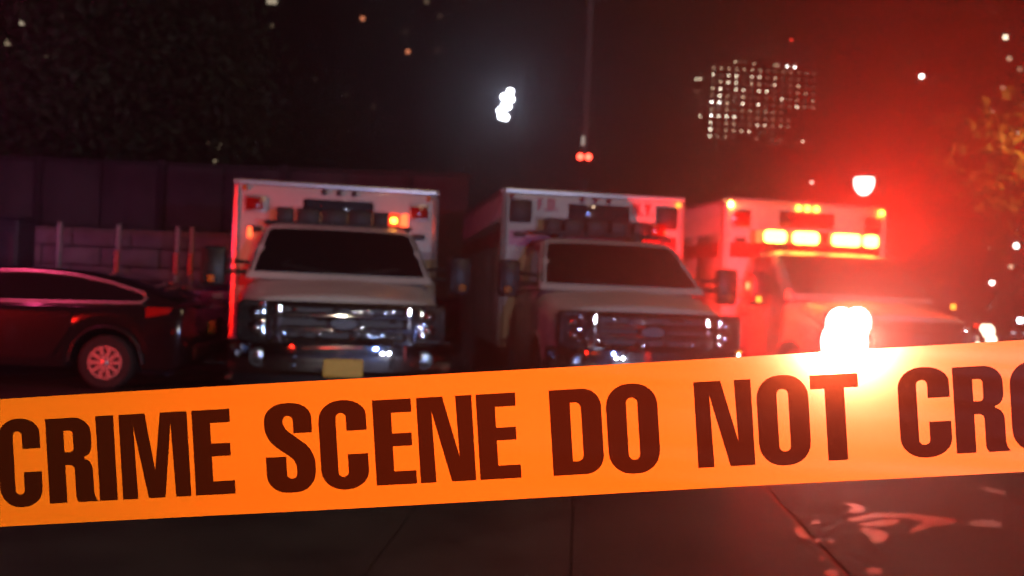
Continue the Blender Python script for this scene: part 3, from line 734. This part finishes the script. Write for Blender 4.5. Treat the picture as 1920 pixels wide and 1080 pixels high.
# ------------------------------------------------------------------ trees
def tree(label, loc, h, crown, leaves, lm, seed, leaf=0.34, trunk=0.16, group='street trees'):
    rnd = random.Random(seed); root = empty('tree', loc); tag(root, label, 'tree', group)
    tb = MB(); top = h - crown[1] * 0.9
    tb.tube([(0, 0, 0), (0.05, 0, top * 0.5), (0, 0.08, top), (0.1, 0.1, h - crown[1] * 0.2)], [trunk, trunk * .8, trunk * .62, trunk * .2], 10)
    tb.build('trunk', M['bark'], root)
    lb = MB(); cl = []
    for k in range(7):
        a = 2 * math.pi * k / 7 + rnd.uniform(-.4, .4); z = top * rnd.uniform(.8, 1.05)
        e = Vector((math.cos(a) * crown[0] * rnd.uniform(.45, .8), math.sin(a) * crown[0] * rnd.uniform(.45, .8), h - crown[1] * rnd.uniform(.6, 1.3)))
        mid = Vector((e.x * .4, e.y * .4, (z + e.z) / 2 + .1))
        lb.tube([(0, 0, z), mid, e], [trunk * .42, trunk * .28, trunk * .1], 6)
        cl += [e, mid * .5 + e * .5]
    lb.build('limbs', M['bark'], root)
    for k in range(26):
        while True:
            q = Vector((rnd.uniform(-1, 1), rnd.uniform(-1, 1), rnd.uniform(-1, 1)))
            if 0.35 < q.length < 1: break
        cl.append(Vector((q.x * crown[0], q.y * crown[0], h - crown[1] + q.z * crown[1])))
    m = MB(); vs = []; fs = []
    for k in range(leaves):
        c = rnd.choice(cl); sg = crown[0] * 0.17
        p = c + Vector((rnd.gauss(0, sg), rnd.gauss(0, sg), rnd.gauss(0, sg * .8)))
        n = Vector((rnd.gauss(0, 1), rnd.gauss(0, 1), rnd.gauss(0.4, 1))).normalized(); a = n.orthogonal().normalized(); a.rotate(Matrix.Rotation(rnd.uniform(0, 6.28), 3, n)); b = n.cross(a)
        l = leaf * rnd.uniform(.6, 1.2); o = len(vs)
        vs += [p - a * l * .5, p + b * l * .26 + n * l * .05, p + a * l * .5, p - b * l * .26 + n * l * .05]; fs.append((o, o + 1, o + 2, o + 3))
    me = bpy.data.meshes.new('crown'); me.from_pydata(vs, [], fs); me.materials.append(lm)
    put('crown', me, root)
    return root
def tree_at(px, Y, ptop, pbot, halfw, label, lm, seed, n=5200, leaf=0.34):
    t = at(px, ptop, Y); b = at(px, pbot, Y); w = halfw / FPX * Y
    return tree(label, (t.x, Y, 0), t.z, (w, (t.z - b.z) / 2), n, lm, seed, leaf)
tree_at(70, 25, -80, 330, 210, 'broad dark green tree above the left end of the panel wall', M['leaf_dark'], 3)
tree_at(330, 27, -20, 335, 180, 'dark green tree above the right end of the panel wall, behind the first ambulance', M['leaf_dark'], 5)
tree_at(560, 46, 150, 420, 130, 'dim small tree rising behind the roof of the nearest ambulance', M['leaf_dark'], 8, 3600, 0.5)
tree_at(1850, 29, 205, 470, 150, 'tree with lamplight yellow in its leaf colour at the right edge behind the flashing ambulance', M['leaf_gold'], 11, 4200, 0.42)

# ------------------------------------------------------------------ far buildings with lit windows
def wmat(k, col, s): return emit('lit_window_%s' % k, col, s)
GAIN = 9.0
WL = [wmat(k, c, s * GAIN) for k, (c, s) in enumerate((((1, .62, .42), .03), ((1, .60, .40), .05), ((1, .62, .40), .09), ((1, .66, .42), .17), ((1, .70, .44), .30), ((1, .76, .48), .50), ((1, .82, .58), .85), ((1, .86, .62), 1.1), ((1, .88, .66), 1.5), ((1, .95, .85), 2.6)))]
WC = {}
def wlv(i, g):
    if g == 1.0: return WL[i]
    if (i, g) not in WC:
        m = WL[i].copy(); m.node_tree.nodes['Principled BSDF'].inputs['Emission Strength'].default_value *= g; m.cycles.emission_sampling = 'NONE'; WC[(i, g)] = m
    return WC[(i, g)]
M['pane_dark'] = mat('unlit_window', (0.02, 0.02, 0.022), 0.1)
rows = ['44444442233222', '71771662512211', '15771541612511', '58177177111342', '38425112262314', '99518181222733', '42423434320000', '98882233322000', '72441366343000', '82445601100000', '73410030220060']
def tower(name, label, Y, x0, x1, ytop, depth, wins, gain=1.0, size=1.0):
    """box tower that fills the pixel span; wins = (px, py, level, w, h in metres)"""
    a, b = at(x0, ytop, Y), at(x1, ytop, Y); H_ = (a.z + b.z) / 2
    root = empty(name, ((a.x + b.x) / 2, Y, 0)); tag(root, label, 'building')
    w = b.x - a.x
    MB().rbox((0, depth / 2, H_ / 2), (w, depth, H_), 0.4, 'z').build('facade', M['facade'], root)
    MB().box((0, depth / 2, H_ + 1.2), (w * .4, depth * .4, 2.4)).build('roof_house', M['facade'], root)
    cache = {}
    for px, py, lv, ww, hh in wins:
        q = at(px, py, Y); key = (lv, ww, hh)
        if key not in cache: cache[key] = MB().rbox((0, 0, 0), (ww * size, 0.12, hh * size), 0.05).mesh('window', lv if not isinstance(lv, int) else wlv(lv, gain))
        put('window', cache[key], root, (q.x - root.location.x, -0.08, q.z))
    return root
wins = []
YF = 300
for r_, row in enumerate(rows):
    for c_, ch in enumerate(row):
        zx = 420 - r_ * 3.7 + c_ * 78.5; zy = 200 + r_ * 69.3 + c_ * 4.6
        lv = int(ch)
        wins.append((1260 + zx / 5.4, 90 + zy / 5.4, lv if lv else M['pane_dark'], 0.46, 0.46))
for zx, zy, lv in ((640, 140, 5), (680, 142, 2), (740, 142, 2), (830, 160, 4), (1040, 175, 4), (1070, 176, 4), (1165, 188, 9), (1243, 195, 9)):
    wins.append((1260 + zx / 5.4, 90 + zy / 5.4, lv, 0.46, 0.46))
tower('apartment_tower', 'far apartment tower with a grid of lit windows above the two right ambulances', YF, 1326, 1545, 113, 30, wins)
wins = [(1260 + zx / 5.4, 90 + zy / 5.4, lv, 0.46, 0.46) for zx, zy, lv in ((245, 315, 6), (285, 315, 6), (235, 437, 2), (265, 440, 2), (303, 560, 2), (283, 692, 6))]
tower('narrow_tower', 'narrow dark tower with few lit windows left of the gridded tower', YF + 6, 1296, 1322, 130, 20, wins)
wins = [(1905, 247, 8, 1.1, 1.1), (1886, 332, 9, 1.2, 1.2), (1903, 332, 6, 1.1, 1.1), (1871, 387, 8, 1.2, 1.1), (1861, 387, 5, 1.1, 1.1), (1899, 388, 6, 1.1, 1.1), (1907, 418, 7, 1.1, 1.2), (1848, 456, 9, 1.4, 1.6), (1855, 464, 6, 1, 1),
        (1905, 461, 9, 1.2, 1.2), (1885, 70, 6, 1.2, 1.2), (1892, 110, 3, 1.3, 1.2), (1860, 212, 3, 1.1, 1.1), (1912, 130, 2, 1.2, 1.2), (1880, 165, 2, 1.2, 1.2), (1915, 200, 2, 1.2, 1.2), (1868, 290, 2, 1.2, 1.2), (1912, 300, 3, 1.1, 1.1), (1895, 500, 4, 1, 1)]
tower('corner_tower', 'tall dark tower at the right edge with scattered bright windows', 180, 1845, 2060, -160, 30, wins, 0.5, 0.72)
wins = [(42, 40, 6, 1.0, 1.6), (15, 80, 5, 1.2, 1.2), (88, 102, 4, 1.1, 1.1), (2, 165, 5, 1.0, 1.4), (105, 218, 1, 1.2, 1.2), (10, 262, 2, 1.2, 1.2), (60, 180, 0, 1.2, 1.2), (120, 30, 1, 1.2, 1.2)]
tower('left_tower', 'dark tower with a few yellow windows, behind the trees at the upper left', 120, -60, 135, -120, 25, wins, 0.08, 0.62)
wins = [(408, 250, 4, .8, .8), (410, 274, 5, .9, 1.1), (405, 305, 5, .9, 1.1), (413, 335, 4, .8, 1.0), (413, 372, 6, .9, .9), (392, 268, 2, .7, .7), (410, 232, 2, .8, .8), (409, 400, 2, .8, .8), (409, 430, 2, .8, .9)]
tower('slim_tower', 'slim dark building with one column of dim windows left of the nearest ambulance', 130, 384, 436, 205, 12, wins, 0.10, 0.7)
wins = [(510, 3, 6, 2.4, 1.2), (509, 48, 3, 1, 1), (715, 331, 4, .9, .9), (738, 338, 7, 1.1, 1.1), (825, 30, 1, 1.2, 1.2), (800, 3, 3, 1.2, 1.2), (760, 60, 0, 1.2, 1.2), (650, 180, 0, 1.2, 1.2), (700, 200, 0, 1.2, 1.2), (820, 95, 1, 1.2, 1.2), (590, 150, 0, 1.2, 1.2)]
orange_w = emit('orange_window', (1, .30, .14), 0.9)
wins += [(680, 35, orange_w, 1.0, 1.0), (765, 97, orange_w, 1.0, 1.0)]
tower('broad_tower', 'broad dark building with two orange windows high above the nearest ambulance', 150, 470, 870, -140, 30, wins, 0.075, 0.7)

# ------------------------------------------------------------------ poles and lamps
# tall pole with a twin red signal
pb = at(1096, 300, 34)
pl = empty('signal_pole', (pb.x, 34, 0)); tag(pl, 'tall thin pole carrying two round red signal lights', 'traffic light')
MB().tube([(0, 0, 0), (0, 0, 8), (0, 0, 19)], [0.17, 0.15, 0.12], 12).build('pole', M['palesteel'], pl)
zs = at(1092, 297, 34).z
for dx in (-0.17, 0.13):
    sh = MB().rbox((dx - 0.02, -0.26, zs - 0.35), (0.30, 0.26, 1.05), 0.05, 'z').build('signal_head', M['plastic'], pl)
    MB().lathe([(0.12, 0.02), (0.12, -0.03), (0.08, -0.05), (0.01, -0.06)], (dx - 0.02, -0.40, zs), 'y', 16).build('red_lens', emit('signal_red', (1, .045, .025), 12), sh)
    for z in (-0.34, -0.68):
        MB().lathe([(0.12, 0.02), (0.12, -0.02), (0.01, -0.04)], (dx - 0.02, -0.40, zs + z), 'y', 16).build('dark_lens', M['greylens'], sh)
    MB().tube([(dx - 0.02, -0.14, zs), (0, 0, zs)], 0.03).build('bracket', M['steel'], sh)
zz = at(1088, 265, 34).z
MB().rbox((-0.10, -0.16, zz), (0.12, 0.10, 0.34), 0.03).build('bracket_lamp', emit('faint_lamp', (1, .8, .7), .35), pl)
# floodlight tower
f0 = FLOOD
fm = empty('floodlight_mast', (at(985, 275, 70).x, 70, 0)); tag(fm, 'floodlight mast with a cluster of dazzling white lamps', 'floodlight')
ox = fm.location.x
j = at(985, 275, 70)
MB().tube([(0, 0, 0), (0, 0, j.z)], [0.20, 0.15], 10).build('pole', M['palesteel'], fm)
t1 = at(962, 222, 70)
MB().tube([(0, 0, j.z - 0.1), (t1.x - ox, 0, t1.z)], [0.09, 0.07], 8).build('boom', M['palesteel'], fm)
t2 = at(972, 214, 70)
MB().tube([(0.12, 0, j.z - 0.1), (t2.x - ox, 0, t2.z)], [0.06, 0.05], 8).build('boom', M['palesteel'], fm)
EF = emit('flood_glow', (0.86, 0.92, 1.0), 14)
for px, py in ((957, 172), (945, 182), (958, 186), (946, 198), (952, 200), (938, 208), (940, 218), (948, 220)):
    q = at(px, py, 70)
    h = MB().lathe([(0.20, 0.30), (0.30, 0.05), (0.30, -0.02)], (q.x - ox, 0, q.z), 'y', 14).build('lamp_head', M['plastic'], fm)
    MB().lathe([(0.27, -0.03), (0.20, -0.06), (0.01, -0.07)], (q.x - ox, 0, q.z), 'y', 14).build('lamp_face', EF, h)
q1, q2 = at(957, 172, 70), at(938, 222, 70)
MB().tube([(q1.x - ox, 0.34, q1.z), (q2.x - ox, 0.34, q2.z)], 0.08).build('bracket', M['steel'], fm)
# street lamp with a white globe
sl = empty('street_lamp', (GLOBE.x, 24, 0)); tag(sl, 'street lamp with a bright white bowl under a flat cap, behind the flashing ambulance', 'street lamp')
g = GLOBE
MB().tube([(0, 0, 0), (0, 0, 0.6), (0, 0, 0.7), (0, 0, g.z - 0.42)], [0.11, 0.10, 0.06, 0.045], 10).build('pole', M['plastic'], sl)
MB().lathe([(0.06, -0.30), (0.15, -0.24), (0.235, -0.10), (0.262, 0.05), (0.25, 0.15), (0.20, 0.17)], (0, 0, g.z), 'z', 22).build('globe', emit('globe_glow', (1.0, 0.93, 0.82), 3), sl)
MB().lathe([(0.31, 0.165), (0.30, 0.20), (0.20, 0.27), (0.06, 0.33), (0.02, 0.42)], (0, 0, g.z), 'z', 22).build('cap', M['plastic'], sl)
MB().lathe([(0.05, -0.45), (0.10, -0.40), (0.09, -0.31)], (0, 0, g.z), 'z', 14).build('collar', M['plastic'], sl)
# small distant street lights
def far_light(px, py, Y, r, m, label, arm=1):
    q = at(px, py, Y); t = empty('road_light', (q.x, Y, 0)); tag(t, label, 'street light', 'distant street lights')
    MB().tube([(arm * 1.2, 0, 0), (arm * 1.2, 0, q.z + .3), (arm * .3, 0, q.z + .45)], [0.09, 0.06, 0.04], 8).build('pole', M['steel'], t)
    hd = MB().lathe([(r * 1.5, .02), (r * 1.5, .16), (r * .4, .26)], (0, 0, q.z + r * .5), 'z', 12).build('lamp_head', M['plastic'], t)
    MB().lathe([(0.01, -r), (r * .7, -r * .7), (r, 0), (r * .7, r * .7)], (0, 0, q.z), 'z', 12).build('bulb', m, hd)
LW = emit('far_lamp_white', (1, .86, .78), 9); LR = emit('far_lamp_dim', (1, .5, .4), 2.2)
far_light(1728, 143, 90, .22, LW, 'distant white street light high above the right end of the flashing ambulance')
far_light(1522, 342, 60, .13, LR, 'dim pinkish street light left of the bright globe lamp')
far_light(1965, 255, 26, .14, emit('tree_fill_glow', (1, .55, .18), 6), 'added unseen amber light that brightens the tree at the right edge')
far_light(1860, 530, 60, .15, LW, 'white street light above the right headlight of the flashing ambulance')
far_light(1484, 75, 200, .34, emit('beacon_red', (1, .03, .02), 3), 'tiny red light high above the gridded tower')
# oncoming car far off: its lamp shows right of the flashing ambulance
fc = car('distant_car', 'distant car with white headlight right of the flashing ambulance', (0, 0, 0), R(2), M['blackcar'])
q = at(1886, 600, 26.0); fc.location = (q.x + 0.60, 26.0, 0)
for ch in list(fc.children):
    if ch.name.startswith('headlight'): ch.data.materials[0] = emit('far_headlight', (.8, .9, 1), 14); ch.location.z = q.z - 0.68; ch.scale = (0.3, 1, 1)

# ------------------------------------------------------------------ fixtures that carry the light from outside the frame
def patrol(loc, rz, label, bars):
    p_ = car('patrol_car', label, loc, rz, M['blackcar'], 'patrol cars around the scene, outside the picture')
    lb = MB().rbox((0, 2.55, 1.46), (1.16, 0.26, 0.06), 0.02, 'x').build('light_bar', M['plastic'], p_)
    for x, m_ in bars: MB().rbox((x, 2.55, 1.545), (0.34, 0.22, 0.10), 0.03).build('bar_lens', m_, lb)
    return p_
EB = emit('blue_bar_glow', (0.12, 0.22, 1.0), 3); EP = emit('pink_bar_glow', (1, .06, .2), 3); ER = EM['lens_red']
patrol((-10.5, 12.8, 0), R(-3), 'dark patrol car with pink and blue bar beside the panel wall', [(-0.38, EB), (0.38, EP)])
patrol((-9.0, 6.05, 0), R(180), 'dark patrol car with red bar left of the photographer', [(-0.38, ER), (0, ER), (0.38, ER)])
patrol((-2.4, -2.9, 0), R(180), 'dark patrol car with red bar behind the photographer on the left', [(-0.38, ER), (0, ER), (0.38, ER)])
patrol((5.0, -3.2, 0), R(176), 'dark patrol car with blue bar behind the photographer on the right', [(-0.38, EB), (0.38, EB)])
bm_ = empty('pink_fill_mast', (-7.4, 9.2, 0)); tag(bm_, 'added unseen mast with pink lamp just outside the left edge', 'beacon')
MB().tube([(0, 0, 0), (0, 0, 4.35)], [0.05, 0.03]).build('pole', M['steel'], bm_)
MB().lathe([(0.16, 0), (0.16, 0.03), (0.02, 0.04)], (0, 0, 0), 'z', 16).build('base', M['steel'], bm_)
MB().lathe([(0.07, 4.34), (0.07, 4.42), (0.02, 4.44)], (0, 0, 0), 'z', 16).build('lamp_holder', M['plastic'], bm_)
st = empty('street_lamp', (LAMP_POS.x + 2.2, LAMP_POS.y, 0)); tag(st, 'tall arm street lamp lighting the road from above the picture', 'street lamp')
MB().tube([(0, 0, 0), (0, 0, 7.2), (-0.5, 0, 7.75), (-2.0, 0, 7.72)], [0.11, 0.08, 0.05, 0.04], 10).build('pole', M['steel'], st)
MB().rbox((-2.2, 0, 7.70), (0.55, 0.26, 0.12), 0.05).build('lamp_head', M['plastic'], st)
wl_ = empty('fill_light', (FILL_POS.x, FILL_POS.y, 0)); tag(wl_, 'added unseen fill light on a tripod behind the photographer', 'work light')
MB().tube([(0, 0, 0.6), (0, 0, FILL_POS.z - 0.1)], 0.02).build('pole', M['steel'], wl_)
for k in range(3):
    a = 2.1 * k; MB().tube([(0, 0, 0.95), (0.5 * math.cos(a), 0.5 * math.sin(a), 0.01)], 0.014).build('leg', M['steel'], wl_)
MB().rbox((0, 0, FILL_POS.z), (0.26, 0.10, 0.20), 0.03).build('lamp_head', M['plastic'], wl_)

# ------------------------------------------------------------------ barrier tape
D0, D1 = 0.531, 0.519
tl, tr_ = at(0, 868.5, D0), at(1920, 761, D1)
uu = (tr_ - tl).normalized(); nn = Vector((0, -1, 0)); nn = (nn - uu * nn.dot(uu)).normalized(); vv = uu.cross(nn) * -1
if vv.z < 0: vv = -vv
LEN = (tr_ - tl).length; UP = LEN / 1920.0         # metres per pixel along the tape
TH = 0.0748
def tp(x, y, d=0.0): return tl + uu * x + vv * y + nn * d
n = 160; x0, x1 = -1.0, LEN + 1.0
vs, fs = [], []
for k in range(n + 1):
    x = x0 + (x1 - x0) * k / n
    vs += [tp(x, -TH / 2 + 0.00025 * math.sin(x * 17 + 1)), tp(x, TH / 2 + 0.00025 * math.sin(x * 13))]
    if k: fs.append((2 * k - 2, 2 * k, 2 * k + 1, 2 * k - 1))
to = MB().add(vs, fs).build('barrier_tape', M['tape'], smooth=False)
tag(to, 'orange barrier tape reading CRIME SCENE DO NOT CROSS stretched across the foreground', 'barrier tape')
text = [('C', -2, 79), ('R', 91, 182), ('I', 187, 221), ('M', 231, 361), ('E', 370, 445), ('S', 506, 599), ('C', 609, 699), ('E', 712, 788), ('N', 795, 899), ('E', 907, 984),
        ('D', 1044, 1140), ('O', 1149, 1245), ('N', 1314, 1420), ('O', 1429, 1525), ('T', 1529, 1618), ('C', 1690, 1785), ('R', 1792, 1889), ('O', 1896, 1992), ('S', 2000, 2094), ('S', 2102, 2196),
        ('S', -170, -78), ('S', -272, -180), ('O', -374, -282), ('R', -472, -384), ('C', -562, -482)]
hpx = 160.0
for ch, a, b in text:
    wd, ol, hl = GLYPH[ch]; sx = (b - a) / wd * UP; sy = hpx / 160 * UP; y0 = -0.5 * 160 * sy - 1.6 * UP
    MB().poly(ol, lambda x, y, d, a=a, sx=sx, sy=sy, y0=y0: tp(a * UP + x * sx, y0 + y * sy, 0.00010), None, hl).build('letter', M['ink'], to, smooth=False)

# ------------------------------------------------------------------ haze
hz = MB().box((0, 300, 42), (1600, 700, 86)).build('haze', M['white'], smooth=False)
hm = bpy.data.materials.new('haze'); hm.use_nodes = True; nt = hm.node_tree; nt.nodes.clear()
ho = nt.nodes.new('ShaderNodeOutputMaterial'); pv = nt.nodes.new('ShaderNodeVolumePrincipled')
pv.inputs['Color'].default_value = (0.85, 0.85, 0.85, 1); pv.inputs['Density'].default_value = 0.003; pv.inputs['Anisotropy'].default_value = 0.78
nt.links.new(pv.outputs[0], ho.inputs['Volume'])
hz.data.materials[0] = hm; tag(hz, kind='stuff')
hm.cycles.homogeneous_volume = True
